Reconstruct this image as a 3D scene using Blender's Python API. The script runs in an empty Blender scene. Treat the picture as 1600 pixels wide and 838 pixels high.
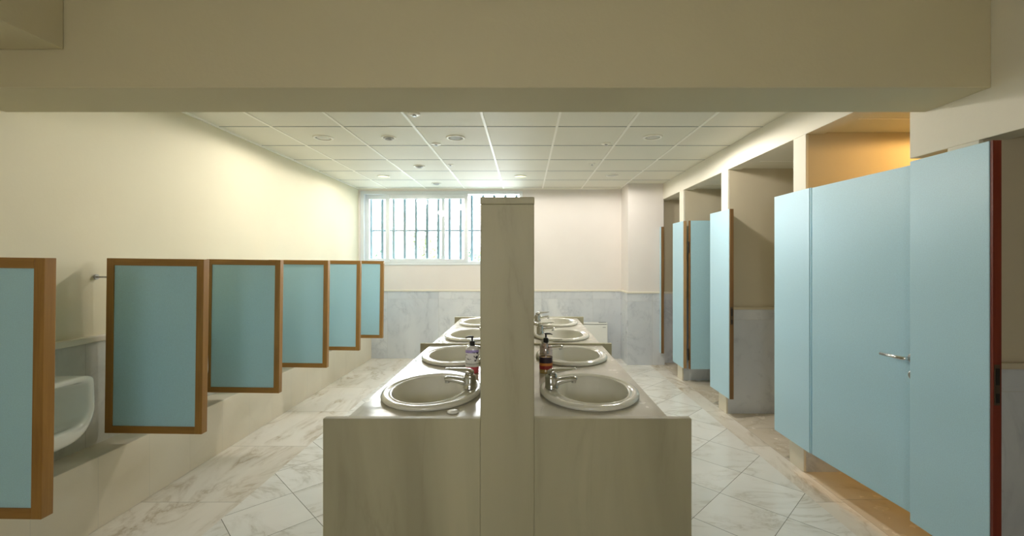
import bpy, bmesh, math, random
from mathutils import Vector, Matrix

# ------------------------------------------------------------------ scene, camera, light
scn = bpy.context.scene
col = scn.collection
random.seed(7)
F, CX, CY, HC = 690.0, 821.0, 410.0, 1.5          # focal length in pixels, vanishing point, eye height

cd = bpy.data.cameras.new('camera')
cam = bpy.data.objects.new('camera', cd); col.objects.link(cam)
cd.sensor_width = 36; cd.lens = 36 * F / 1600
cd.shift_x = -(CX - 800) / 1600; cd.shift_y = -(419 - CY) / 1600
cd.clip_start = 0.05
cam.location = (0, 0, HC); cam.rotation_euler = (math.pi / 2, 0, 0)
scn.camera = cam

vs = scn.view_settings
vs.view_transform = 'Standard'; vs.look = 'None'; vs.gamma = 1.0; vs.use_curve_mapping = False
vs.exposure = 1.57
scn.cycles.use_denoising = True
scn.cycles.max_bounces = 14; scn.cycles.diffuse_bounces = 10; scn.cycles.glossy_bounces = 5
scn.cycles.transparent_max_bounces = 16
scn.cycles.sample_clamp_indirect = 6
scn.cycles.caustics_reflective = False; scn.cycles.caustics_refractive = False

SKY = 9.0
w = bpy.data.worlds.new('sky'); scn.world = w; w.use_nodes = True
wn = w.node_tree; wn.nodes.clear()
wo = wn.nodes.new('ShaderNodeOutputWorld'); wb = wn.nodes.new('ShaderNodeBackground')
tc = wn.nodes.new('ShaderNodeTexCoord'); sp = wn.nodes.new('ShaderNodeSeparateXYZ')
cr = wn.nodes.new('ShaderNodeValToRGB')
cr.color_ramp.elements[0].position = 0.0; cr.color_ramp.elements[0].color = (1, .985, .97, 1)
cr.color_ramp.elements[1].position = 0.8; cr.color_ramp.elements[1].color = (.80, .89, 1, 1)
wn.links.new(tc.outputs['Generated'], sp.inputs[0]); wn.links.new(sp.outputs['Z'], cr.inputs[0])
wn.links.new(cr.outputs[0], wb.inputs[0]); wb.inputs[1].default_value = SKY
wn.links.new(wb.outputs[0], wo.inputs[0])

def area(name, loc, rot, sx, sy, power=0, color=(1, 1, 1), portal=False):
    l = bpy.data.lights.new(name, 'AREA'); l.shape = 'RECTANGLE'; l.size = sx; l.size_y = sy
    l.energy = power; l.color = color
    if portal: l.cycles.is_portal = True
    o = bpy.data.objects.new(name, l); col.objects.link(o); o.location = loc; o.rotation_euler = rot
    return o
# portals only guide the sky's light through the window and the added fill opening
area('window_portal', (-1.31, 7.42, 2.04), (-math.pi / 2, 0, 0), 2.7, 1.3, portal=True)
area('fill_opening_portal', (-0.3, -1.85, 1.7), (math.pi / 2, 0, 0), .7, .5, portal=True)  # added opening behind the camera, lets in front fill
# sun: high over the roof, lights the bank outside
sl = bpy.data.lights.new('sun', 'SUN'); sl.energy = 5; sl.angle = .02; sl.color = (1, .95, .86)
so = bpy.data.objects.new('sun', sl); col.objects.link(so); so.rotation_euler = (math.radians(14), math.radians(48), 0)

# ------------------------------------------------------------------ material helpers
def inp(n, k, v):
    if k in n.inputs: n.inputs[k].default_value = v
def newmat(name, rough=.5, color=(.8, .8, .8), metal=0, spec=.5, coat=0):
    m = bpy.data.materials.new(name); m.use_nodes = True
    b = m.node_tree.nodes['Principled BSDF']
    b.inputs['Base Color'].default_value = (*color, 1); b.inputs['Roughness'].default_value = rough
    b.inputs['Metallic'].default_value = metal; inp(b, 'Specular IOR Level', spec); inp(b, 'Coat Weight', coat)
    inp(b, 'Coat Roughness', .08)
    return m, m.node_tree, b
class G:
    """tiny node-graph writer"""
    def __init__(s, nt): s.nt = nt
    def n(s, t, **kw):
        x = s.nt.nodes.new(t)
        for k, v in kw.items(): setattr(x, k, v)
        return x
    def put(s, sock, v):
        if isinstance(v, bpy.types.NodeSocket): s.nt.links.new(v, sock)
        elif v is not None: sock.default_value = v
    def m(s, op, a, b=None, c=None):
        x = s.n('ShaderNodeMath', operation=op); s.put(x.inputs[0], a)
        if b is not None: s.put(x.inputs[1], b)
        if c is not None: s.put(x.inputs[2], c)
        return x.outputs[0]
    def pos(s):
        g = s.n('ShaderNodeNewGeometry'); return g.outputs['Position']
    def objco(s):
        return s.n('ShaderNodeTexCoord').outputs['Object']
    def xyz(s, v):
        x = s.n('ShaderNodeSeparateXYZ'); s.put(x.inputs[0], v); return x.outputs
    def comb(s, x, y, z):
        c = s.n('ShaderNodeCombineXYZ')
        for i, v in enumerate((x, y, z)): s.put(c.inputs[i], v)
        return c.outputs[0]
    def mapping(s, v, scale=(1, 1, 1), rot=(0, 0, 0), loc=(0, 0, 0)):
        x = s.n('ShaderNodeMapping'); s.put(x.inputs[0], v)
        x.inputs['Scale'].default_value = scale; x.inputs['Rotation'].default_value = rot; x.inputs['Location'].default_value = loc
        return x.outputs[0]
    def vadd(s, a, b, op='ADD'):
        x = s.n('ShaderNodeVectorMath', operation=op); s.put(x.inputs[0], a); s.put(x.inputs[1], b); return x.outputs[0]
    def noise(s, v, scale=5, detail=4, rough=.5, dist=0):
        x = s.n('ShaderNodeTexNoise'); s.put(x.inputs['Vector'], v); x.inputs['Scale'].default_value = scale
        x.inputs['Detail'].default_value = detail; x.inputs['Roughness'].default_value = rough; x.inputs['Distortion'].default_value = dist
        return x.outputs['Fac'], x.outputs['Color']
    def ramp(s, f, stops):
        x = s.n('ShaderNodeValToRGB'); s.put(x.inputs[0], f)
        e = x.color_ramp.elements
        while len(e) > 1: e.remove(e[-1])
        for i, (p, c) in enumerate(stops):
            el = e[0] if i == 0 else e.new(p)
            el.position = p; el.color = (*c, 1) if len(c) == 3 else c
        return x.outputs[0]
    def mix(s, f, a, b, mode='MIX'):
        x = s.n('ShaderNodeMix', data_type='RGBA', blend_type=mode)
        s.put(x.inputs['Factor'], f)
        for k, v in (('A', a), ('B', b)):
            sock = [q for q in x.inputs if q.name == k and q.type == 'RGBA'][0]
            if isinstance(v, tuple): v = (*v, 1) if len(v) == 3 else v
            s.put(sock, v)
        return [q for q in x.outputs if q.type == 'RGBA'][0]
    def bump(s, h, strength=.2, dist=.01):
        x = s.n('ShaderNodeBump'); x.inputs['Strength'].default_value = strength; x.inputs['Distance'].default_value = dist
        s.put(x.inputs['Height'], h); return x.outputs[0]
    def gridline(s, c, period, width, off=0.0):
        """1 on a joint line, plus the cell number"""
        q = s.m('DIVIDE', s.m('SUBTRACT', c, off), period)
        fl = s.m('FLOOR', q); fr = s.m('SUBTRACT', q, fl)
        d = s.m('MINIMUM', fr, s.m('SUBTRACT', 1.0, fr))
        return s.m('LESS_THAN', d, width / period / 2), fl

def paint(name, color, rough=.75, var=.03, bump=.12, scale=60):
    m, nt, b = newmat(name, rough, color); g = G(nt); p = g.pos()
    f, _ = g.noise(p, 1.3, 3)
    dark = tuple(c * (1 - var) for c in color); lite = tuple(min(1, c * (1 + var)) for c in color)
    nt.links.new(g.ramp(f, [(.3, dark), (.7, lite)]), b.inputs['Base Color'])
    h, _ = g.noise(p, scale, 3)
    nt.links.new(g.bump(h, bump, .004), b.inputs['Normal'])
    return m

def marble(name, base, mid, vein, scale=(1, 1, 1), rot=(0, 0, 0), nscale=2.0, rough=.25, dist=1.2, tiles=None, amount=.5, joint=(.3, .3, .27), vw=.03, rvar=.18):
    m, nt, b = newmat(name, rough, base); g = G(nt)
    p = g.pos()
    jl = None
    if tiles:
        jl, off = tiles(g, p)
        p = g.vadd(p, off)
    v = g.mapping(p, scale, rot)
    f1, c1 = g.noise(v, nscale, 6, .62, dist)
    a = g.m('ABSOLUTE', g.m('SUBTRACT', f1, .5))
    veinf = g.ramp(a, [(0, (1, 1, 1)), (vw, (.35, .35, .35)), (vw * 3.2, (0, 0, 0))])
    f2, _ = g.noise(v, nscale * .55, 4, .55, dist * .6)
    cl = g.ramp(f2, [(.34, (0, 0, 0)), (.66, (1, 1, 1))])
    c = g.mix(cl, base, mid)
    f3, _ = g.noise(v, nscale * 1.6, 5, .6, .8)
    msk = g.m('MULTIPLY', g.m('MULTIPLY', veinf, g.ramp(f3, [(.42, (0, 0, 0)), (.6, (1, 1, 1))])), amount)
    c = g.mix(msk, c, vein)
    if jl is not None:
        c = g.mix(jl, c, joint)
        nt.links.new(g.bump(g.m('SUBTRACT', 1.0, jl), .25, .002), b.inputs['Normal'])
    nt.links.new(c, b.inputs['Base Color'])
    f4, _ = g.noise(g.pos(), 9, 4)
    r = g.m('MAXIMUM', g.m('MULTIPLY_ADD', f4, rvar, rough - rvar / 2), .05)
    nt.links.new(r, b.inputs['Roughness'])
    return m

def cell_offset(g, a, b_, k=7.0):
    wn_ = g.n('ShaderNodeTexWhiteNoise', noise_dimensions='3D'); g.put(wn_.inputs['Vector'], g.comb(a, b_, 0.37))
    return g.vadd(wn_.outputs['Color'], (k, k, k), 'MULTIPLY')
def diag_tiles(g, p):
    x, y, z = g.xyz(p)
    l1, c1 = g.gridline(g.m('ADD', x, y), .5555, .0055, 4.135)
    l2, c2 = g.gridline(g.m('SUBTRACT', y, x), .5555, .0055, 1.607)
    return g.m('MAXIMUM', l1, l2), cell_offset(g, c1, c2)
def border_tiles(g, p):
    x, y, z = g.xyz(p)
    l1, c1 = g.gridline(y, .84, .005, 2.76)
    l2, c2 = g.gridline(x, 50, .005, -20)
    return l1, cell_offset(g, c1, c2)
def rect_tiles(ax, pa, oa, pb, ob, w=.004):
    def f(g, p):
        s = g.xyz(p)
        l1, c1 = g.gridline(s[ax[0]], pa, w, oa); l2, c2 = g.gridline(s[ax[1]], pb, w, ob)
        return g.m('MAXIMUM', l1, l2), cell_offset(g, c1, c2, 2.0)
    return f

CREAM = (.70, .655, .49)
M = {}
M['wall'] = paint('cream_wall_paint', CREAM)
M['wall_pale'] = paint('pale_wall_paint', (.72, .68, .645))
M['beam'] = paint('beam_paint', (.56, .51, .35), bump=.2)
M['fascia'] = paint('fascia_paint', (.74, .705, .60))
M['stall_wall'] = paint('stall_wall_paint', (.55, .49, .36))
M['ceiling'] = paint('ceiling_tile', (.72, .70, .60), rough=.6, bump=.06, scale=140)
M['tbar'] = newmat('ceiling_tbar', .35, (.86, .84, .76))[0]
M['floor'] = marble('floor_marble', (.84, .82, .77), (.74, .73, .68), (.46, .42, .33), scale=(1, 1.9, 1), rot=(0, 0, .5), nscale=1.15, rough=.2, tiles=diag_tiles, joint=(.24, .23, .19), amount=.6, vw=.02)
M['floor_border'] = marble('border_marble', (.82, .78, .71), (.70, .65, .56), (.42, .34, .23), scale=(2.6, .8, 1), rot=(0, 0, -.35), nscale=1.1, rough=.22, tiles=border_tiles, joint=(.45, .42, .36), amount=.8)
M['stall_floor'] = marble('stall_floor_marble', (.68, .62, .51), (.60, .53, .42), (.42, .34, .24), nscale=1.5, rough=.25, tiles=rect_tiles((0, 1), .6, 1.99, .6, 2.79))
M['wainscot'] = marble('wainscot_marble', (.68, .70, .72), (.54, .57, .61), (.36, .39, .44), scale=(1, 1, .65), rot=(0, .65, 0), nscale=1.9, rough=.3, dist=1.6, tiles=rect_tiles((0, 2), .8, .25, .93, .0, .003), joint=(.50, .50, .49), amount=.55)
M['wainscot_side'] = marble('wainscot_side_marble', (.60, .60, .555), (.52, .53, .49), (.36, .36, .33), scale=(1, 1, .8), rot=(.6, 0, 0), nscale=1.9, rough=.35, tiles=rect_tiles((1, 2), .6, .2, 3, -1, .003), joint=(.42, .42, .38), amount=.5)
M['ledge'] = marble('ledge_tile', (.74, .69, .57), (.71, .655, .53), (.62, .56, .43), nscale=.9, rough=.42, tiles=rect_tiles((1, 2), .34, .1, 3, -1, .0025), joint=(.60, .57, .48), amount=.25)
M['slab'] = marble('island_marble', (.45, .42, .29), (.33, .305, .205), (.20, .185, .12), scale=(1.7, 1.7, .3), rot=(0, .06, 0), nscale=2.0, rough=.55, dist=1.6, amount=.28, vw=.04)
M['counter'] = marble('counter_marble', (.62, .60, .53), (.52, .50, .44), (.38, .36, .31), scale=(1.6, .8, 1), rot=(0, 0, .5), nscale=2.6, rough=.17, amount=.4, rvar=.7)

def ceramic(name, c): return newmat(name, .12, c, spec=.6, coat=.5)[0]
M['basin'] = ceramic('basin_ceramic', (.72, .71, .64))
M['urinal'] = ceramic('urinal_ceramic', (.78, .80, .76))
M['chrome'] = newmat('chrome', .16, (.60, .60, .58), metal=1)[0]
M['steel'] = newmat('brushed_steel', .32, (.50, .50, .49), metal=1)[0]
M['dark_metal'] = newmat('dark_metal', .45, (.05, .045, .04), metal=.7)[0]
M['strike'] = newmat('aged_plate', .5, (.12, .09, .06), metal=.6)[0]
M['black'] = newmat('black_plastic', .3, (.012, .012, .014))[0]
M['white_plastic'] = newmat('white_plastic', .35, (.8, .8, .78))[0]
M['frame_white'] = newmat('window_frame_white', .3, (.68, .72, .74))[0]
M['heater'] = newmat('heater_enamel', .3, (.72, .72, .69))[0]
M['grey'] = newmat('grey_grille', .5, (.28, .29, .28))[0]

def laminate(name, c, rough=.32):
    m, nt, b = newmat(name, rough, c); g = G(nt)
    f, _ = g.noise(g.pos(), 220, 2)
    nt.links.new(g.bump(f, .10, .001), b.inputs['Normal'])
    nt.links.new(g.ramp(f, [(.3, tuple(x * .95 for x in c)), (.7, tuple(min(1, x * 1.05) for x in c))]), b.inputs['Base Color'])
    return m
M['blue'] = laminate('blue_laminate', (.43, .66, .78), .28)
M['blue_panel'] = laminate('blue_partition_laminate', (.39, .63, .73), .42)
def wood(name, a, b_, axis=2, rough=.4):
    m, nt, b = newmat(name, rough, a); g = G(nt)
    s = [26, 26, 26]; s[axis] = 1.4
    f, _ = g.noise(g.mapping(g.objco(), tuple(s)), 1.5, 6, .6, .6)
    nt.links.new(g.ramp(f, [(.3, a), (.7, b_)]), b.inputs['Base Color'])
    nt.links.new(g.bump(f, .1, .001), b.inputs['Normal'])
    return m
M['wood'] = wood('varnished_frame_wood', (.23, .11, .02), (.36, .185, .04))
M['wood_h'] = wood('varnished_rail_wood', (.23, .11, .02), (.36, .185, .04), axis=0)
M['edge_wood'] = wood('door_edge_wood', (.16, .085, .03), (.25, .14, .05))
M['edge_red'] = wood('red_door_edge_wood', (.15, .022, .012), (.22, .04, .02))
M['edge_tan'] = wood('tan_door_edge_wood', (.34, .22, .10), (.44, .29, .14))

def glass_mat(name, tint=(1, 1, 1)):
    m = bpy.data.materials.new(name); m.use_nodes = True; nt = m.node_tree; nt.nodes.clear(); g = G(nt)
    o = g.n('ShaderNodeOutputMaterial'); t = g.n('ShaderNodeBsdfTransparent'); t.inputs[0].default_value = (*tint, 1)
    gl = g.n('ShaderNodeBsdfGlossy'); gl.inputs['Roughness'].default_value = .02
    mx = g.n('ShaderNodeMixShader'); mx.inputs[0].default_value = .06
    nt.links.new(t.outputs[0], mx.inputs[1]); nt.links.new(gl.outputs[0], mx.inputs[2]); nt.links.new(mx.outputs[0], o.inputs[0])
    return m
M['glass'] = glass_mat('window_glass', (.96, .98, .98))
def emis(name, c, s):
    m, nt, b = newmat(name, .4, c); b.inputs['Emission Color'].default_value = (*c, 1); b.inputs['Emission Strength'].default_value = s
    return m
M['lamp_yellow'] = emis('yellow_lit_lens', (.92, .90, .36), .55)
M['lamp_lens'] = newmat('unlit_lens', .3, (.50, .50, .46))[0]
M['lamp_warm'] = emis('warm_lit_lens', (1, .55, .16), 6)
M['speaker'] = newmat('grille_grey', .6, (.36, .36, .33))[0]
M['leaf'] = newmat('bright_leaf', .5, (.055, .105, .008))[0]
M['leaf2'] = newmat('blue_green_leaf', .5, (.035, .085, .045))[0]
M['twig'] = newmat('twig', .7, (.06, .05, .03))[0]
M['bar'] = newmat('slate_bar', .5, (.15, .24, .27))[0]
M['rock'] = paint('pale_rock', (.45, .46, .44), var=.35, bump=.8, scale=6)

# ------------------------------------------------------------------ mesh helpers
def bx(bm, x0, x1, y0, y1, z0, z1, mtx=None):
    vs_ = [bm.verts.new((x, y, z)) for z in (z0, z1) for y in (y0, y1) for x in (x0, x1)]
    for q in ((0, 2, 3, 1), (4, 5, 7, 6), (0, 1, 5, 4), (2, 6, 7, 3), (0, 4, 6, 2), (1, 3, 7, 5)):
        bm.faces.new([vs_[i] for i in q])
    if mtx is not None:
        for v in vs_: v.co = mtx @ v.co
    return vs_
FILL_W = 29
def fill_spot(t, energy, color):  # fill spot added under a ceiling fitting, also where the lens is unlit
    l = bpy.data.lights.new('ceiling_fill', 'SPOT'); l.energy = energy; l.color = color; l.shadow_soft_size = .08
    l.spot_size = math.radians(179); l.spot_blend = .12
    o = bpy.data.objects.new('ceiling_fill', l); col.objects.link(o); o.parent = t; o.location = (0, 0, -.04)
def mk(name, bm, mat, parent=None, bevel=0, smooth=False, kind=None, mats=None, seg=2):
    bmesh.ops.recalc_face_normals(bm, faces=bm.faces[:])
    me = bpy.data.meshes.new(name); bm.to_mesh(me); bm.free()
    for mm in (mats or [mat]): me.materials.append(mm)
    if smooth:
        for p in me.polygons: p.use_smooth = True
    o = bpy.data.objects.new(name, me); col.objects.link(o)
    if parent is not None: o.parent = parent
    if bevel:
        b = o.modifiers.new('bevel', 'BEVEL'); b.width = bevel; b.segments = seg; b.limit_method = 'ANGLE'
        b.harden_normals = False
    if kind: o['kind'] = kind
    return o
def B(*a): return bmesh.new()
def box(name, mat, x0, x1, y0, y1, z0, z1, parent=None, bevel=0, kind=None):
    bm = bmesh.new(); bx(bm, x0, x1, y0, y1, z0, z1); return mk(name, bm, mat, parent, bevel, kind=kind)
def st(name, mat, *b, bevel=0, parent=None): return box(name, mat, *b, parent=parent, bevel=bevel, kind='structure')
def thing(name, label, cat, loc=(0, 0, 0), rz=0, group=None):
    o = bpy.data.objects.new(name, None); col.objects.link(o); o.empty_display_size = .1
    o.location = loc; o.rotation_euler = (0, 0, rz); o['label'] = label; o['category'] = cat
    if group: o['group'] = group
    return o
def tag(o, label, cat, group=None):
    o['label'] = label; o['category'] = cat
    if group: o['group'] = group
    return o
def dup(o, parent=None, loc=None, rz=None, label=None):
    c = o.copy(); col.objects.link(c); c.parent = parent
    if loc is not None: c.location = loc
    if rz is not None: c.rotation_euler.z = rz
    if label: c['label'] = label
    for ch in [q for q in list(col.objects) if q.parent == o]: dup(ch, c)
    return c
def rings(bm, rr, cap0=False, cap1=False, closed=True):
    """rr: list of rings of points, joined by quads"""
    vr = [[bm.verts.new(p) for p in r] for r in rr]
    n = len(vr[0])
    for a, b in zip(vr, vr[1:]):
        for i in range(n if closed else n - 1):
            j = (i + 1) % n; bm.faces.new((a[i], a[j], b[j], b[i]))
    if cap0: bm.faces.new(vr[0][::-1])
    if cap1: bm.faces.new(vr[-1])
    return vr
def lathe(bm, prof, n=32, c=(0, 0, 0), axis='z', cap0=True, cap1=True, sx=1, sy=1):
    rr = []
    for r, h in prof:
        ring = []
        for i in range(n):
            a = 2 * math.pi * i / n; u, v = r * math.cos(a) * sx, r * math.sin(a) * sy
            p = {'z': (u, v, h), 'x': (h, u, v), 'y': (u, h, v)}[axis]
            ring.append((p[0] + c[0], p[1] + c[1], p[2] + c[2]))
        rr.append(ring)
    rings(bm, rr, cap0, cap1)
def sweep(bm, pts, rad, n=16, up=(0, 1, 0)):
    """tube along pts; rad is a list of (half width along up, half height)"""
    P = [Vector(p) for p in pts]; up = Vector(up); rr = []
    for i, p in enumerate(P):
        t = (P[min(i + 1, len(P) - 1)] - P[max(i - 1, 0)]).normalized()
        s = (up - t * up.dot(t)).normalized(); q = t.cross(s)
        a, b = rad[i] if isinstance(rad[i], tuple) else (rad[i], rad[i])
        rr.append([tuple(p + s * a * math.cos(2 * math.pi * k / n) + q * b * math.sin(2 * math.pi * k / n)) for k in range(n)])
    rings(bm, rr, True, True)
def sub(o, lv=1):
    s = o.modifiers.new('subdivision', 'SUBSURF'); s.levels = lv; s.render_levels = lv; return o

# ------------------------------------------------------------------ the room shell
XL, XR, YB, ZC = -2.61, 2.01, 6.90, 2.65
YN = -1.6                                          # wall behind the camera
st('floor', M['floor'], -1.776, 1.816, YN, YB, -.08, 0)
st('trim_1', M['floor_border'], -2.42, -1.776, YN, YB, -.08, 0)
st('trim_2', M['floor_border'], 1.816, 1.99, YN, YB, -.08, 0)
st('floor_stalls', M['stall_floor'], 1.99, 3.6, YN, YB, -.08, 0)

st('wall_left', M['wall'], XL - .2, XL, YN - .2, YB + .3, 0, 2.95)
st('wall_front', M['wall'], XL - .2, -.65, YN - .2, YN, 0, 2.95)
st('wall_front_side', M['wall'], .05, 3.8, YN - .2, YN, 0, 2.95)
st('wall_front_over_fill_gap', M['wall'], -.65, .05, YN - .2, YN, 1.95, 2.95)
st('wall_front_under_fill_gap', M['wall'], -.65, .05, YN - .2, YN, 0, 1.45)  # the gap between these two pieces is added, to let in front fill
# end wall round the window opening
WX0, WX1, WZ0, WZ1 = -2.585, -.045, 1.485, 2.615
bm = B()
bx(bm, XL, 3.6, YB, YB + .25, 0, WZ0)
bx(bm, XL, WX0, YB, YB + .25, WZ0, WZ1)
bx(bm, WX1, 3.6, YB, YB + .25, WZ0, WZ1)
bx(bm, XL, 3.6, YB, YB + .25, WZ1, 2.95)
mk('wall_back', bm, M['wall_pale'], kind='structure')
# wainscots and caps
st('trim_3', M['wainscot'], XL, XR, YB - .02, YB, 0, 1.045)
st('trim_4', M['fascia'], XL, 1.5, YB - .034, YB, 1.045, 1.072, bevel=.006)
st('trim_5', M['wainscot_side'], XL, XL + .02, YN, YB - .02, .4, 1.02)
st('trim_6', M['fascia'], XL, XL + .036, YN, YB - .034, 1.02, 1.058, bevel=.008)
# plinth under the urinals
bm = B(); bx(bm, XL, -2.4, YN, YB - .02, 0, .405)
mk('trim_7', bm, M['ledge'], kind='structure', bevel=.004)
# column in the far right corner
st('wall_column', M['wall_pale'], 1.50, 2.02, 6.45, YB, 1.07, ZC)
st('trim_8', M['wainscot'], 1.485, 2.03, 6.435, YB - .02, 0, 1.045)
bm = B(); bx(bm, 1.475, 2.035, 6.422, YB - .034, 1.045, 1.072); mk('trim_9', bm, M['fascia'], kind='structure', bevel=.005)

# ceiling: mineral tiles on visible bars, soffits and the deep beam
st('ceiling', M['ceiling'], XL, 3.6, 2.22, YB + .3, ZC, ZC + .05)
bm = B()
for k in range(-4, 4):
    x = -.338 + .604 * k
    if XL < x < XR: bx(bm, x - .010, x + .010, 2.22, YB, ZC - .005, ZC + .01)
mk('ceiling_runners', bm, M['tbar'], kind='structure')
bm = B()
for k in range(0, 6):
    y = 3.74 + .604 * k
    bx(bm, XL, XR, y - .005, y + .005, ZC - .0025, ZC + .01)
mk('ceiling_crossbars', bm, M['grey'], kind='structure')
bm = B()
bx(bm, XL, XL + .018, 2.22, YB, ZC - .012, ZC + .01); bx(bm, XL, XR, YB - .02, YB, ZC - .012, ZC + .01)
mk('ceiling_edge_angle', bm, M['tbar'], kind='structure')
st('ceiling_entrance', M['wall'], XL, 3.6, YN, 1.905, 2.9, 2.95)
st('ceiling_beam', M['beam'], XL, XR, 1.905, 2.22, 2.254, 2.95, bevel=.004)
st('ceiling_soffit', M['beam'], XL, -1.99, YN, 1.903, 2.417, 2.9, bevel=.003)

# stall front: fascia, piers, cross walls
bm = B(); bx(bm, XR, XR + .13, 2.31, 6.60, 2.42, ZC); mk('wall_right_fascia', bm, M['fascia'], kind='structure', bevel=.003)
st('wall_right_bulkhead', M['fascia'], XR, XR + .13, YN, 2.31, 2.042, 2.95, bevel=.003)
PIERS = (2.03, 3.24, 4.46, 5.69, 0.82)
for i, y in enumerate(PIERS):
    hw = .074
    top = 2.042 if y < 2.3 else 2.42
    st('wall_pier', M['fascia'], XR, XR + .02, y - hw, y + hw, 1.05, top, bevel=.003)
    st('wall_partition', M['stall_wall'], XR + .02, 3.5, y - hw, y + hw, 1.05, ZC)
    st('trim_pier', M['ledge'], XR - .022, XR - .004, y - hw - .012, y + hw + .012, 0, 1.05, bevel=.003)
    st('trim_partition', M['wainscot'], XR - .004, 3.5, y - hw - .012, y + hw + .012, 0, 1.03)
    st('trim_partition_cap', M['stall_wall'], XR + .02, 3.5, y - hw - .026, y + hw + .026, 1.03, 1.058, bevel=.006)
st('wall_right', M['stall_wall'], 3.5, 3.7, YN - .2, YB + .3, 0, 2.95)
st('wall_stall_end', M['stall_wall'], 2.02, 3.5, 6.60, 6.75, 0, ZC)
st('trim_stall_end', M['wainscot'], 2.03, 3.5, 6.58, 6.60, 0, 1.03)
st('trim_stall_end_cap', M['fascia'], 2.03, 3.5, 6.565, 6.60, 1.03, 1.058)
st('ceiling_stalls', M['ceiling'], XR + .13, 3.5, YN, 6.60, 2.432, 2.47)
bm = B()
for k in range(0, 8):
    y = 2.86 + .604 * (k - 1); bx(bm, XR + .13, 3.5, y - .008, y + .008, 2.428, 2.44)
mk('ceiling_stall_bars', bm, M['tbar'], kind='structure')

# ------------------------------------------------------------------ window
win = bpy.data.objects.new('window_1', None); col.objects.link(win); win['kind'] = 'structure'
win.location = (WX0, YB, WZ0)
def wpart(name, bm, mat, parent=win, **k):
    for v in bm.verts: v.co -= Vector(win.location)
    return mk(name, bm, mat, parent, **k)
bm = B()
bx(bm, WX0, WX0 + .05, YB + .02, YB + .16, WZ0, WZ1); bx(bm, WX1 - .05, WX1, YB + .02, YB + .16, WZ0, WZ1)
bx(bm, WX0 + .05, WX1 - .05, YB + .02, YB + .16, WZ1 - .045, WZ1); bx(bm, WX0 + .05, WX1 - .05, YB + .02, YB + .16, WZ0, WZ0 + .02)
bx(bm, WX0 + .05, WX1 - .05, YB + .085, YB + .09, WZ0 + .02, WZ0 + .035)
wpart('window_frame', bm, M['frame_white'], bevel=.004)
def sash(x0, x1, y0, z0, z1, s=.052, t=.07):
    bm = B()
    bx(bm, x0, x0 + s, y0, y0 + .035, z0, z1); bx(bm, x1 - s, x1, y0, y0 + .035, z0, z1)
    bx(bm, x0 + s, x1 - s, y0, y0 + .035, z1 - t, z1); bx(bm, x0 + s, x1 - s, y0, y0 + .035, z0, z0 + .045)
    f = wpart('sash', bm, M['frame_white'], bevel=.004)
    bm = B(); bx(bm, x0 + s, x1 - s, y0 + .015, y0 + .019, z0 + .045, z1 - t)
    g_ = wpart('pane', bm, M['glass'], parent=f)
    return f
sash(WX0 + .05, -1.28, YB + .105, WZ0 + .03, WZ1 - .045)
fs = sash(-2.20, -.905, YB + .045, WZ0 + .02, WZ1 - .04, s=.06, t=.075)
bm = B(); bx(bm, WX0, WX1, YB - .012, YB + .02, WZ0 - .03, WZ0 + .0)
wpart('window_sill', bm, M['frame_white'], bevel=.004)

# security grille outside
gr = thing('window_grille', 'pale metal security grille of upright bars outside the window', 'grille', (-1.31, 7.24, WZ0 - .05))
o_ = Vector(gr.location)
for k in range(-2, 13):
    x = -2.147 + .182 * k
    bm = B(); bx(bm, x - .020, x + .020, 7.18, 7.30, WZ0 - .05, WZ1 + .02)
    for v in bm.verts: v.co -= o_
    mk('bar', bm, M['bar'], gr, bevel=.003)
bm = B(); bx(bm, -2.6, 0.1, 7.225, 7.237, 2.005, 2.03)
for v in bm.verts: v.co -= o_
mk('cross_rod', bm, M['bar'], gr)
bm = B(); bx(bm, -2.62, 0.12, 7.19, 7.29, WZ1 + .02, WZ1 + .06); bx(bm, -2.62, 0.12, 7.19, 7.29, WZ0 - .12, WZ0 - .05)
for v in bm.verts: v.co -= o_
mk('end_rail', bm, M['bar'], gr)

# pale stony bank outside with shrubs
bm = B(); nx, ny = 40, 24; gv = []
for j in range(ny + 1):
    row = []
    for i in range(nx + 1):
        x = -9 + 14 * i / nx; y = 7.3 + 7.5 * j / ny
        t = max(0, (y - 8.6)); z = .9 + .30 * t + .12 * math.sin(x * 2.1 + y) * min(1, t) + .06 * random.random() * min(1, t)
        row.append(bm.verts.new((x, y, z)))
    gv.append(row)
for j in range(ny):
    for i in range(nx): bm.faces.new((gv[j][i], gv[j][i + 1], gv[j + 1][i + 1], gv[j + 1][i]))
mk('ground_bank', bm, M['rock'], kind='structure', smooth=True)
def shrub(x, y, z, r, mat, label, n=380):
    t = thing('shrub', label, 'shrub', (x, y, z), group='shrubs on the bank outside')
    rnd = random.Random(int(x * 100)); bm = B()
    for _ in range(n):
        d = Vector((rnd.gauss(0, 1), rnd.gauss(0, 1), rnd.gauss(0, 1))).normalized() * r * rnd.uniform(.35, 1)
        d.z = abs(d.z) * 1.2 + .12; s = rnd.uniform(.022, .05)
        a = Vector((rnd.gauss(0, 1), rnd.gauss(0, 1), rnd.gauss(0, 1))).normalized(); b = a.orthogonal().normalized()
        bm.faces.new([bm.verts.new(d + v) for v in (a * s, b * s * .5, -a * s, -b * s * .5)])
    f = mk('foliage', bm, mat, t)
    bm = B()
    for k in range(5):
        a = k * 1.3; sweep(bm, [(0, 0, -.1), (math.cos(a) * r * .2, math.sin(a) * r * .2, r * .4), (math.cos(a) * r * .5, math.sin(a) * r * .5, r * .9)], [.014, .009, .004], 6, (1, .2, 0))
    mk('stem', bm, M['twig'], t)
def bz(y): return .9 + .30 * max(0, y - 8.6)
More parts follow.
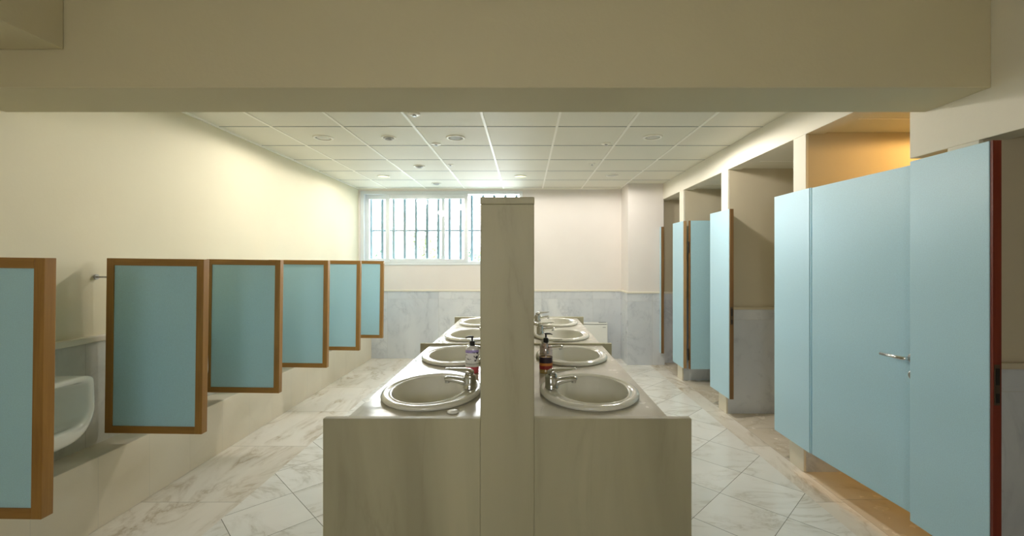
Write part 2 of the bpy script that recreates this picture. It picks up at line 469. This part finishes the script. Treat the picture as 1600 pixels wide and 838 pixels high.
shrub(-3.0, 9.2, bz(9.2) + .05, .42, M['leaf2'], 'blue-green shrub at the left of the bank seen through the window')
shrub(-2.60, 11.2, bz(11.2), .62, M['leaf'], 'lime-green shrub left of the middle of the bank outside')
shrub(-1.98, 9.6, bz(9.6)+.05, .36, M['leaf'], 'small lime-green shrub near the middle of the window view')
shrub(-1.2, 10.3, bz(10.3), .36, M['leaf2'], 'small blue-green shrub low on the right of the bank outside')
shrub(-.55, 9.0, bz(9.0) + .1, .62, M['leaf'], 'yellow-green shrub outside beside the open end of the window')

# ------------------------------------------------------------------ wash island
XC = -.069
isl = thing('vanity_island', 'long double-sided marble wash counter standing in the middle of the room', 'counter', (XC, 1.675, 0))
def ip(name, bm, mat, **k):
    for v in bm.verts: v.co -= Vector(isl.location)
    return mk(name, bm, mat, isl, **k)
def addb(name, mat, *b, bevel=.003):
    bm = B(); bx(bm, *b); return ip(name, bm, mat, bevel=bevel)
HW, ZT, ZP = .628, .892, .906
PY = (1.675, 3.227, 4.79)
for y in PY:
    for s in (-1, 1):
        a, b_ = sorted((XC + s * .1023, XC + s * .70))
        addb('end_panel', M['slab'], a, b_, y, y + .03, 0, ZP)
DZ = 1.748
dv = thing('divider_wall', 'tall narrow marble divider rising through the middle of the wash counter', 'divider', (XC, 1.675, 0))
def dp(name, bm, mat, **k):
    for v in bm.verts: v.co -= Vector(dv.location)
    return mk(name, bm, mat, dv, **k)
bm = B(); bx(bm, XC - .1022, XC + .1022, 1.675, 4.82, 0, DZ - .028); dp('core', bm, M['slab'], bevel=.003)
bm = B(); bx(bm, XC - .1032, XC + .1032, 1.673, 4.822, DZ - .028, DZ); dp('cap', bm, M['slab'], bevel=.004)

BY = (2.06, 2.835, 3.628, 4.40)
BO = .363                                             # basin centre from the divider's middle
def hole_counter(s, y0, y1, ys):
    """countertop half with two oval holes"""
    bm = B(); edges = []
    xa, xb = .1035, HW
    cuts = [y0] + [(ys[0] + ys[1]) / 2] + [y1]
    for q, yc in enumerate(ys):
        a, b_ = cuts[q], cuts[q + 1]
        ang = sorted(set([2 * math.pi * k / 72 for k in range(72)] + [math.atan2(yy - yc, xx - BO) % (2 * math.pi) for xx in (xa, xb) for yy in (a, b_)]))
        inner, outer, low = [], [], []
        for t in ang:
            c, sn = math.cos(t), math.sin(t)
            k = min([(xb - BO) / c if c > 1e-9 else 1e9, (xa - BO) / c if c < -1e-9 else 1e9, (b_ - yc) / sn if sn > 1e-9 else 1e9, (a - yc) / sn if sn < -1e-9 else 1e9])
            outer.append((XC + s * (BO + c * k), yc + sn * k))
            inner.append((XC + s * (BO + c * .205), yc + sn * .255))
        lo = ZT - .03
        rings(bm, [[(x, y, lo) for x, y in outer], [(x, y, ZT) for x, y in outer], [(x, y, ZT) for x, y in inner], [(x, y, lo) for x, y in inner], [(x, y, lo) for x, y in outer]])
    bmesh.ops.remove_doubles(bm, verts=bm.verts[:], dist=1e-5)
    return ip('countertop', bm, M['counter'])
for k in range(2):
    for s in (-1, 1):
        hole_counter(s, PY[k] + .03, PY[k + 1], BY[2 * k:2 * k + 2])
        a, b_ = sorted((XC + s * (HW - .025), XC + s * HW))
        addb('apron', M['counter'], a, b_, PY[k] + .03, PY[k + 1], ZT - .15, ZT - .03)
        # supply pipe rail below the counter
        a, b_ = sorted((XC + s * .1035, XC + s * .17))
        addb('pipe_casing', M['slab'], a, b_, PY[k] + .03, PY[k + 1], 0, .55)

def basin_mesh(s):
    R = [(.214, .266, 0, .000), (.226, .279, 0, .005), (.2285, .281, 0, .013), (.224, .277, 0, .021), (.213, .266, 0, .0255), (.202, .254, .001, .0245),
         (.192, .243, .006, .0195), (.186, .240, .009, .0180), (.180, .237, .012, .0195), (.174, .233, .013, .0225), (.168, .2275, .014, .0225), (.163, .222, .014, .017),
         (.158, .217, .014, 0), (.151, .208, .014, -.03), (.140, .193, .014, -.065), (.122, .168, .014, -.10), (.094, .13, .014, -.128), (.06, .08, .014, -.142), (.025, .03, .014, -.148)]
    bm = B(); rr = []
    for a, b_, c, z in R:
        rr.append([(s * (c + a * math.cos(2 * math.pi * k / 72)), b_ * math.sin(2 * math.pi * k / 72), z) for k in range(72)])
    rings(bm, rr, False, True)
    return bm
def faucet(s, idx):
    """points along +x*s over the bowl"""
    t = thing('faucet', '', 'tap', (0, 0, 0))
    bm = B()
    sweep(bm, [(0, 0, 0), (0, 0, .006), (0, 0, .012), (-s * .001, 0, .036), (-s * .003, 0, .060), (-s * .006, 0, .072)], [(.030, .033), (.030, .033), (.025, .030), (.023, .029), (.024, .030), (.020, .024)], 20)
    sub(mk('body', bm, M['chrome'], t, smooth=True), 1)
    bm = B()
    sweep(bm, [(s * .006, 0, .024), (s * .035, 0, .036), (s * .07, 0, .043), (s * .100, 0, .047), (s * .114, 0, .047), (s * .118, 0, .045)],
          [(.021, .021), (.019, .017), (.018, .014), (.0175, .013), (.0165, .012), (.011, .007)], 16)
    sp_ = sub(mk('spout', bm, M['chrome'], t, smooth=True), 1)
    bm = B(); lathe(bm, [(.011, .028), (.011, .042)], 16, (s * .104, 0, 0)); mk('aerator', bm, M['steel'], sp_, smooth=False)
    bm = B()
    sweep(bm, [(-s * .020, 0, .070), (-s * .006, 0, .080), (s * .02, 0, .085), (s * .055, 0, .088), (s * .095, 0, .092), (s * .116, 0, .094)],
          [(.015, .010), (.024, .014), (.023, .013), (.017, .008), (.013, .0055), (.008, .003)], 16)
    sub(mk('lever', bm, M['chrome'], t, smooth=True), 1)
    return t
ORD = ('nearest the camera', 'second from the front', 'third from the front', 'at the far end')
for s, side in ((1, 'right'), (-1, 'left')):
    proto = pf = None
    for k, y in enumerate(BY):
        bl = 'oval white washbasin on the %s side of the divider, %s' % (side, ORD[k])
        fl = 'chrome mixer tap %s side, at the basin %s' % ('on the divider\'s ' + side, ORD[k])
        if k == 0:
            proto = thing('washbasin', bl, 'washbasin', (XC + s * BO, y, ZT), group='oval basins on the %s counter' % side)
            bm = basin_mesh(s); b0 = mk('bowl', bm, M['basin'], proto, smooth=True); sub(b0, 1)
            bm = B(); lathe(bm, [(.024, -.1475), (.026, -.144), (.022, -.1425), (.008, -.146)], 24, (s * .015, 0, 0)); mk('drain', bm, M['chrome'], proto, smooth=True)
            pf = faucet(s, k); pf.location = (XC + s * (BO - .172), y, ZT + .0185); pf['label'] = fl
            pf['group'] = 'mixer taps on the %s counter' % side
        else:
            dup(proto, None, (XC + s * BO, y, ZT), label=bl)
            r = [0, .10, .5, -.1][k] if s > 0 else 0
            dup(pf, None, (XC + s * (BO - .172), y, ZT + .0185), label=fl)

# water and lime marks by the right front basin: thin film shapes on the stone
# soap bottles
sb = thing('soap_bottle', 'white labelled pump soap bottle with pink soap on the left counter', 'soap bottle', (-.293, 2.43, ZT), group='pump soap bottles')
def oval(a, b_, z, n=32, p=2.6):
    out = []
    for k in range(n):
        t = 2 * math.pi * k / n; c, s_ = math.cos(t), math.sin(t)
        out.append((a * math.copysign(abs(c) ** (2 / p), c), b_ * math.copysign(abs(s_) ** (2 / p), s_), z))
    return out
pink = newmat('pink_soap', .15, (.80, .10, .16), coat=.5)[0]
clearish = newmat('frosted_bottle', .2, (.80, .78, .80), coat=.4)[0]
bm = B(); rings(bm, [oval(.033, .022, 0), oval(.036, .025, .004), oval(.036, .025, .047)], True, True); mk('soap_body', bm, pink, sb, smooth=False, bevel=.001)
bm = B(); rings(bm, [oval(.036, .025, .047), oval(.036, .025, .128), oval(.034, .023, .138), oval(.022, .016, .146), oval(.013, .013, .148, p=2), oval(.013, .013, .152, p=2)], True, True); mk('bottle_body', bm, clearish, sb, smooth=True)
lm, nt, b_ = newmat('soap_label', .45, (.85, .85, .85)); g = G(nt); oc = g.objco(); X_, Y_, Z_ = g.xyz(oc)
f, _ = g.noise(oc, 70, 3, .55, .6); f2, _ = g.noise(oc, 28, 1)
blob = g.m('MULTIPLY', g.m('GREATER_THAN', f, .55), g.m('GREATER_THAN', f2, .48))
zone = g.m('MULTIPLY', g.m('GREATER_THAN', Z_, .062), g.m('LESS_THAN', Z_, .116))
stripe = g.m('MULTIPLY', g.m('GREATER_THAN', Z_, .052), g.m('LESS_THAN', Z_, .0545))
c = g.mix(g.m('GREATER_THAN', Z_, .112), (.86, .85, .87), (.42, .34, .72))
c = g.mix(g.m('MAXIMUM', g.m('MULTIPLY', blob, zone), stripe), c, (.03, .03, .05))
nt.links.new(c, b_.inputs['Base Color'])
bm = B(); rings(bm, [oval(.0366, .0256, .036), oval(.0366, .0256, .128)]); mk('label_wrap', bm, lm, sb, smooth=True)
def pump(parent, z, s, hz=0):
    bm = B(); lathe(bm, [(.0145, z), (.0145, z + .022), (.011, z + .026), (.005, z + .027), (.005, z + .043)], 20)
    p = mk('pump_collar', bm, M['black'], parent, smooth=False)
    bm = B(); sweep(bm, [(-s * .008, 0, z + .047), (s * .004, 0, z + .048), (s * .022, 0, z + .0475), (s * .036, 0, z + .043)], [(.008, .004), (.010, .005), (.006, .0045), (.004, .003)], 12)
    mk('pump_nozzle', bm, M['black'], parent, smooth=True)
pump(sb, .150, -1)
rb = thing('soap_bottle', 'clear round-shouldered pump soap bottle with dark label on the right counter', 'soap bottle', (.113, 2.435, ZT), group='pump soap bottles')
cl = glass_mat('clear_plastic', (.93, .85, .86))
cl.node_tree.nodes['Mix Shader'].inputs[0].default_value = .16
bm = B(); rings(bm, [oval(.036, .03, .083, p=2.2), oval(.036, .03, .115, p=2.2), oval(.033, .028, .136, p=2.2), oval(.024, .021, .152, p=2), oval(.012, .012, .160, p=2), oval(.012, .012, .168, p=2)], False, True)
mk('bottle_shoulder', bm, cl, rb, smooth=True)
bm = B(); lathe(bm, [(.0035, .04), (.0035, .168)], 8); mk('dip_tube', bm, M['white_plastic'], rb)
amber = newmat('amber_soap', .2, (.50, .36, .12), coat=.4)[0]
bm = B(); rings(bm, [oval(.033, .027, 0, p=2.2), oval(.036, .03, .005, p=2.2), oval(.036, .03, .083, p=2.2)], True, True); mk('soap_body', bm, amber, rb)
lm2, nt, b_ = newmat('dark_soap_label', .4, (.05, .03, .05)); g = G(nt); X_, Y_, Z_ = g.xyz(g.objco())
c = g.ramp(g.m('DIVIDE', Z_, .1), [(0, (.55, .42, .18)), (.20, (.36, .03, .025)), (.21, (.36, .03, .025)), (.42, (.62, .24, .05)), (.56, (.03, .015, .03))])
c_n = [n for n in nt.nodes if n.type == 'VALTORGB'][0]; c_n.color_ramp.interpolation = 'CONSTANT'
nt.links.new(c, b_.inputs['Base Color'])
bm = B(); rings(bm, [oval(.0366, .0306, .022, p=2.2), oval(.0366, .0306, .088, p=2.2)]); mk('label_wrap', bm, lm2, rb, smooth=True)
pump(rb, .166, 1)
# plug
bm = B(); lathe(bm, [(.020, 0), (.0235, .002), (.0235, .006), (.018, .009), (.006, .0105), (.003, .0105)], 32)
o = mk('basin_plug', bm, M['white_plastic'], smooth=True); o.location = (-.293, 1.785, ZT)
tag(o, 'small round white basin plug lying before the left front basin', 'plug')

# ------------------------------------------------------------------ urinals
def uring(x, hw, zt, zb, p_top, n=48):
    out = []; zc = zb + hw * 1.0
    zc = min(zc, (zt + zb) / 2 + .06)
    for k in range(n):
        t = 2 * math.pi * k / n; c, s_ = math.cos(t), math.sin(t)
        if s_ >= 0:
            y = hw * math.copysign(abs(c) ** (2 / p_top), c); z = zc + (zt - zc) * abs(s_) ** (2 / p_top)
        else:
            y = hw * math.copysign(abs(c) ** .62, c); z = zc - (zc - zb) * abs(s_) ** .68
        out.append((x, y, z))
    return out
def make_urinal(label, y):
    u = thing('urinal', label, 'urinal', (XL + .02, y, 0), group='white wall urinals')
    bm = B()
    rr = [uring(0, .135, .90, .56, 7), uring(.05, .155, .903, .54, 7), uring(.13, .168, .905, .54, 7), uring(.20, .174, .905, .538, 7), uring(.25, .177, .904, .565, 7),
          uring(.268, .177, .902, .605, 7), uring(.276, .173, .898, .622, 7), uring(.277, .154, .882, .640, 7), uring(.268, .144, .872, .650, 7), uring(.24, .140, .866, .645, 6),
          uring(.17, .136, .858, .618, 5), uring(.10, .125, .85, .60, 4), uring(.06, .10, .82, .62, 3), uring(.045, .05, .76, .68, 2.5)]
    # bowl front leans out towards the lip
    out = []
    for i, r in enumerate(rr):
        out.append([(x + (.012 * max(0, (.80 - z) / .2) * min(1, x / .2) if z < .80 else 0), y_, z) for x, y_, z in r])
    rings(bm, out, True, True)
    sub(mk('bowl', bm, M['urinal'], u, smooth=True), 1)
    bm = B(); sweep(bm, [(.13, 0, .56), (.13, 0, .50), (.12, 0, .465), (.08, 0, .455), (.0, 0, .455)], [.028, .024, .020, .016, .016], 14)
    mk('drain_pipe', bm, M['dark_metal'], u, smooth=True)
    return u
UY = [2.20, 3.05, 3.905, 4.75, 5.60]
u0 = make_urinal('white urinal on the left wall between the two partitions nearest the camera', UY[0])
for lab, y in zip(('white urinal mostly hidden behind the second blue partition from the front', 'white urinal between the third and fourth blue partitions',
                   'white urinal between the fourth and fifth blue partitions', 'white urinal in the bay nearest the far window wall'), UY[1:]):
    dup(u0, None, (XL + .02, y, 0), label=lab)

# ------------------------------------------------------------------ urinal partitions
def make_partition(label, y):
    W, Z0, Z1, T, Fw = .585, .472, 1.525, .046, .043
    t = thing('urinal_partition', label, 'partition', (-2.525, y, (Z0 + Z1) / 2), group='framed blue urinal partitions')
    z0, z1 = Z0 - (Z0 + Z1) / 2, Z1 - (Z0 + Z1) / 2
    for x0, x1 in ((0, Fw), (W - Fw, W)):
        bm = B(); bx(bm, x0, x1, 0, T, z0, z1); mk('frame_stile', bm, M['wood'], t, bevel=.002)
    for a, b_ in ((z0, z0 + Fw), (z1 - Fw, z1)):
        bm = B(); bx(bm, Fw, W - Fw, 0, T, a, b_); mk('frame_rail', bm, M['wood_h'], t, bevel=.002)
    bm = B(); bx(bm, Fw - .004, W - Fw + .004, .007, T - .007, z0 + Fw - .004, z1 - Fw + .004); mk('panel', bm, M['blue_panel'], t)
    for z in (z1 - .115,):
        bm = B(); sweep(bm, [(-.085, T / 2, z), (-.078, T / 2, z)], [.016, .016], 14); sweep(bm, [(-.08, T / 2, z), (.0, T / 2, z)], [.006, .006], 10)
        mk('wall_bracket', bm, M['steel'], t)
    t.rotation_euler = (0, math.radians(.75), 0)
    return t
PYS = [1.775, 2.655, 3.485, 4.325, 5.17, 6.01]
plab = ['wood-framed blue urinal partition cut off by the left edge of the photo', 'largest fully visible wood-framed blue urinal partition, second from the front',
        'wood-framed blue urinal partition, third from the front', 'wood-framed blue urinal partition, fourth from the front',
        'wood-framed blue urinal partition, fifth from the front', 'smallest wood-framed blue urinal partition, farthest away under the window']
p0 = make_partition(plab[0], PYS[0])
for l, y in zip(plab[1:], PYS[1:]): dup(p0, None, (-2.525, y, p0.location.z), label=l)

# ------------------------------------------------------------------ stall pilaster panels and doors
ZD0, ZD1, XF = .185, 2.012, 1.955
def board(parent, x0, x1, y0, y1, edge_y0=True, edge='edge_wood', z0=None, z1=None, ref=(0, 0, 0), edge_t=.012):
    z0 = ZD0 if z0 is None else z0; z1 = ZD1 if z1 is None else z1
    bm = B(); bx(bm, x0, x1, y0 + edge_t, y1, z0, z1)
    for v in bm.verts: v.co -= Vector(ref)
    mk('board', bm, M['blue'], parent, bevel=.0015)
    bm = B(); bx(bm, x0 + .004, x1, y0, y0 + edge_t, z0, z1)
    for v in bm.verts: v.co -= Vector(ref)
    return mk('edge_strip', bm, M[edge], parent, bevel=.001)
def pilaster(label, y0, y1, edge='edge_wood', strike=True):
    ref = (XF, y0, ZD0)
    t = thing('stall_pilaster', label, 'stall panel', ref, group='blue panels fixed to the stall piers')
    board(t, XF, XF + .04, y0, y1, edge=edge, ref=ref)
    if strike:
        bm = B(); bx(bm, XF + .008, XF + .032, y0 - .0015, y0 + .002, .90, 1.07); 
        for v in bm.verts: v.co -= Vector(ref)
        s_ = mk('strike_plate', bm, M['strike'], t)
        bm = B()
        bm.free()
        for a, b_ in ((.91, .95), (.985, 1.055)):
            bm = B(); bx(bm, XF + .014, XF + .030, y0 - .003, y0 - .0012, a, b_)
            for v in bm.verts: v.co -= Vector(ref)
            mk('latch_hole', bm, M['dark_metal'], s_)
    return t
pilaster('near blue stall panel with red-brown edge at the right of the photo', 1.85, 2.245, 'edge_red')
pilaster('blue stall panel left of the closed door, bright at its top', 3.03, 3.468, 'blue', strike=False)
pilaster('narrow blue stall panel with lock plate, in the middle of the stall row', 4.23, 4.676)
pilaster('far blue stall panel beside the inward-opened door', 5.466, 5.86, 'edge_tan', strike=False)
# strip fixed against the column
ref = (XF, 6.36, .19)
t = thing('stall_jamb', 'thin blue strip with brown edge fixed to the marble column', 'stall panel', ref)
board(t, XF, XF + .04, 6.36, 6.425, ref=ref, edge='edge_wood', edge_t=.02)
# brackets joining pilasters to piers are part of the stone: short spacers
# closed door, hinged at the far side and a touch ajar inward
L = .765
dr = thing('stall_door', 'closed blue stall door with chrome lever handle', 'door', (XF + .001, 3.014, ZD0), rz=math.radians(4.6), group='blue stall doors')
# local: y runs towards the camera (negative), x outwards
bm = B(); bx(bm, 0, .038, -L, 0, .004, ZD1 - ZD0 - .004); mk('board', bm, M['blue'], dr, bevel=.0015)
bm = B(); bx(bm, .003, .038, -L - .012, -L, .004, ZD1 - ZD0 - .004); mk('edge_strip', bm, M['edge_wood'], dr)
hz, hy = 1.0 - ZD0, -L + .042
bm = B(); lathe(bm, [(.025, 0), (.025, -.007), (.021, -.010)], 28, (0, hy, hz), axis='x'); hr = mk('rosette', bm, M['steel'], dr)
bm = B(); sweep(bm, [(-.008, hy, hz), (-.040, hy, hz), (-.052, hy + .012, hz), (-.056, hy + .05, hz), (-.056, hy + .135, hz)], [.0095, .0095, .0095, .009, .0085], 16, (0, 0, 1))
mk('handle', bm, M['chrome'], dr, smooth=True)
bm = B(); lathe(bm, [(.024, 0), (.024, -.006), (.018, -.009)], 28, (0, hy, hz - .088), axis='x'); es = mk('escutcheon', bm, M['steel'], dr)
bm = B(); bx(bm, -.0105, -.0085, hy - .004, hy + .004, hz - .10, hz - .076); mk('keyhole', bm, M['dark_metal'], es)
for z in (.25, 1.55):
    bm = B(); lathe(bm, [(.007, z - .04), (.007, z + .04)], 12, (.036, .004, 0)); mk('hinge', bm, M['steel'], dr)
# door standing open into the far stall
od = thing('stall_door', 'blue stall door standing open into the far cubicle', 'door', (2.022, 5.44, ZD0), group='blue stall doors')
bm = B(); bx(bm, .006, .77, -.02, .02, .0, ZD1 - ZD0); mk('board', bm, M['blue_panel'], od, bevel=.0015)
bm = B(); bx(bm, -.006, .006, -.02, .02, .0, ZD1 - ZD0); mk('edge_strip', bm, M['edge_wood'], od)
for z in (.18, 1.50):
    bm = B(); lathe(bm, [(.011, z - .07), (.011, z + .07)], 12, (-.014, .0, 0)); mk('hinge', bm, M['dark_metal'], od)

# ------------------------------------------------------------------ downlights and sensors
def downlight(x, y, d, lens, label, cat='ceiling light', name='downlight', ztop=None, ring='tbar'):
    z = ZC if ztop is None else ztop
    t = thing(name, label, cat, (x, y, z), group={'ceiling light': 'round ceiling lights', 'spotlight': 'ringed ceiling spotlights'}.get(cat))
    r = d / 2; bm = B()
    lathe(bm, [(r, .002), (r, -.006), (r * .96, -.010), (r * .80, -.009), (r * .77, -.003)], 40, cap0=False, cap1=False)
    mk('trim_ring', bm, M[ring], t, smooth=True)
    bm = B(); lathe(bm, [(r * .78, -.0035), (r * .5, -.0055), (r * .12, -.0062)], 40, cap0=True, cap1=True); mk('lens', bm, M[lens], t, smooth=True)
    return t
big = [(-1.863, 4.07, .177, 'lamp_lens', 'large round ceiling light nearest the left wall'),
       (1.166, 4.05, .175, 'lamp_lens', 'large round ceiling light in the second tile row, at the right'),
       (1.144, 5.83, .165, 'lamp_lens', 'round pale ceiling light far right, near the back wall'),
       (-1.894, 5.90, .165, 'lamp_yellow', 'yellow glowing round ceiling light on the left, near the window'),
       (-.065, 5.89, .165, 'lamp_yellow', 'yellow glowing round ceiling light above the divider')]
for x, y, d, l, lab in big: fill_spot(downlight(x, y, d, l, lab), FILL_W * ((.3 if x < 0 else .3) if y > 5 else (1.0 if x > 0 else .24)), (1, .94, .86))  # added fill spots; of these only the yellow fittings are lit
downlight(-.643, 4.07, .175, 'speaker', 'round grey-grilled ceiling speaker between two small fittings', 'speaker', 'ceiling_speaker')
for x, y, d, lab in ((-1.258, 4.06, .13, 'ringed spotlight beside the large left ceiling light, in the nearer row'), (-1.268, 5.27, .135, 'ringed spotlight halfway back on the left of the ceiling'),
                     (-1.296, 6.42, .14, 'ringed spotlight at the back of the ceiling just before the window')):
    t = downlight(x, y, d, 'lamp_lens', lab, 'spotlight', 'spotlight')
    if y < 6: fill_spot(t, FILL_W * (.42 if y < 5 else .2), (1, .94, .86))  # added fill below an unlit lens
    bm = B(); r = d / 2; lathe(bm, [(r * .62, -.006), (r * .60, -.018), (r * .50, -.022), (r * .46, -.010)], 32, cap0=False, cap1=False); mk('inner_ring', bm, M['steel'], t, smooth=True)
def sprinkler(x, y, d, lab):
    t = thing('sprinkler', lab, 'sprinkler', (x, y, ZC), group='small ceiling sprinklers')
    bm = B(); lathe(bm, [(d / 2, .002), (d / 2, -.005), (d * .3, -.009), (d * .18, -.010)], 28, cap0=False); mk('cover_plate', bm, M['tbar'], t, smooth=True)
    bm = B(); lathe(bm, [(d * .16, -.008), (d * .12, -.018), (d * .20, -.020), (d * .20, -.022)], 20); mk('nozzle', bm, M['steel'], t)
sprinkler(-.868, 4.285, .093, 'small ceiling sprinkler just beyond the grey ceiling speaker')
sprinkler(-.882, 5.19, .07, 'small ceiling sprinkler halfway back, left of the divider')
sprinkler(.781, 4.275, .093, 'small ceiling sprinkler near the large right-hand ceiling light')
sprinkler(.777, 5.15, .07, 'small ceiling sprinkler halfway back, right of the divider')
sprinkler(-.86, 3.42, .09, 'small ceiling fitting just showing behind the beam')
# warm lamp inside the near cubicle
t = downlight(2.95, 2.70, .16, 'lamp_warm', 'warm lit ceiling light inside the closed near cubicle', ztop=2.432)
wl = bpy.data.lights.new('warm_lamp', 'SPOT'); wl.energy = 11; wl.color = (1, .58, .20); wl.shadow_soft_size = .06; wl.spot_size = math.radians(178); wl.spot_blend = .1
wo_ = bpy.data.objects.new('warm_lamp', wl); col.objects.link(wo_); wo_.parent = t; wo_.location = (0, 0, -.03)

# ------------------------------------------------------------------ heater by the end wall
ht = thing('wall_heater', 'white panel heater low on the end wall, right of the counter', 'heater', (.85, YB - .10, 0))
bm = B(); bx(bm, -.40, .40, -.085, .06, .10, .545); mk('casing', bm, M['heater'], ht, bevel=.008)
bm = B(); bx(bm, -.40, .40, -.080, .06, .556, .575)
mk('top_cover', bm, M['heater'], ht, bevel=.004)
bm = B(); bx(bm, -.385, .385, -.070, .05, .545, .556); mk('grille', bm, M['grey'], ht)
bm = B(); bx(bm, .27, .38, -.075, -.03, .575, .585); mk('control_panel', bm, M['steel'], ht)
bm = B(); bx(bm, .325, .372, -.0865, -.084, .505, .515); mk('badge', bm, M['grey'], ht)
for x in (-.3, .3):
    bm = B(); bx(bm, x - .03, x + .03, -.08, .06, 0, .10); mk('foot', bm, M['heater'], ht, bevel=.004)
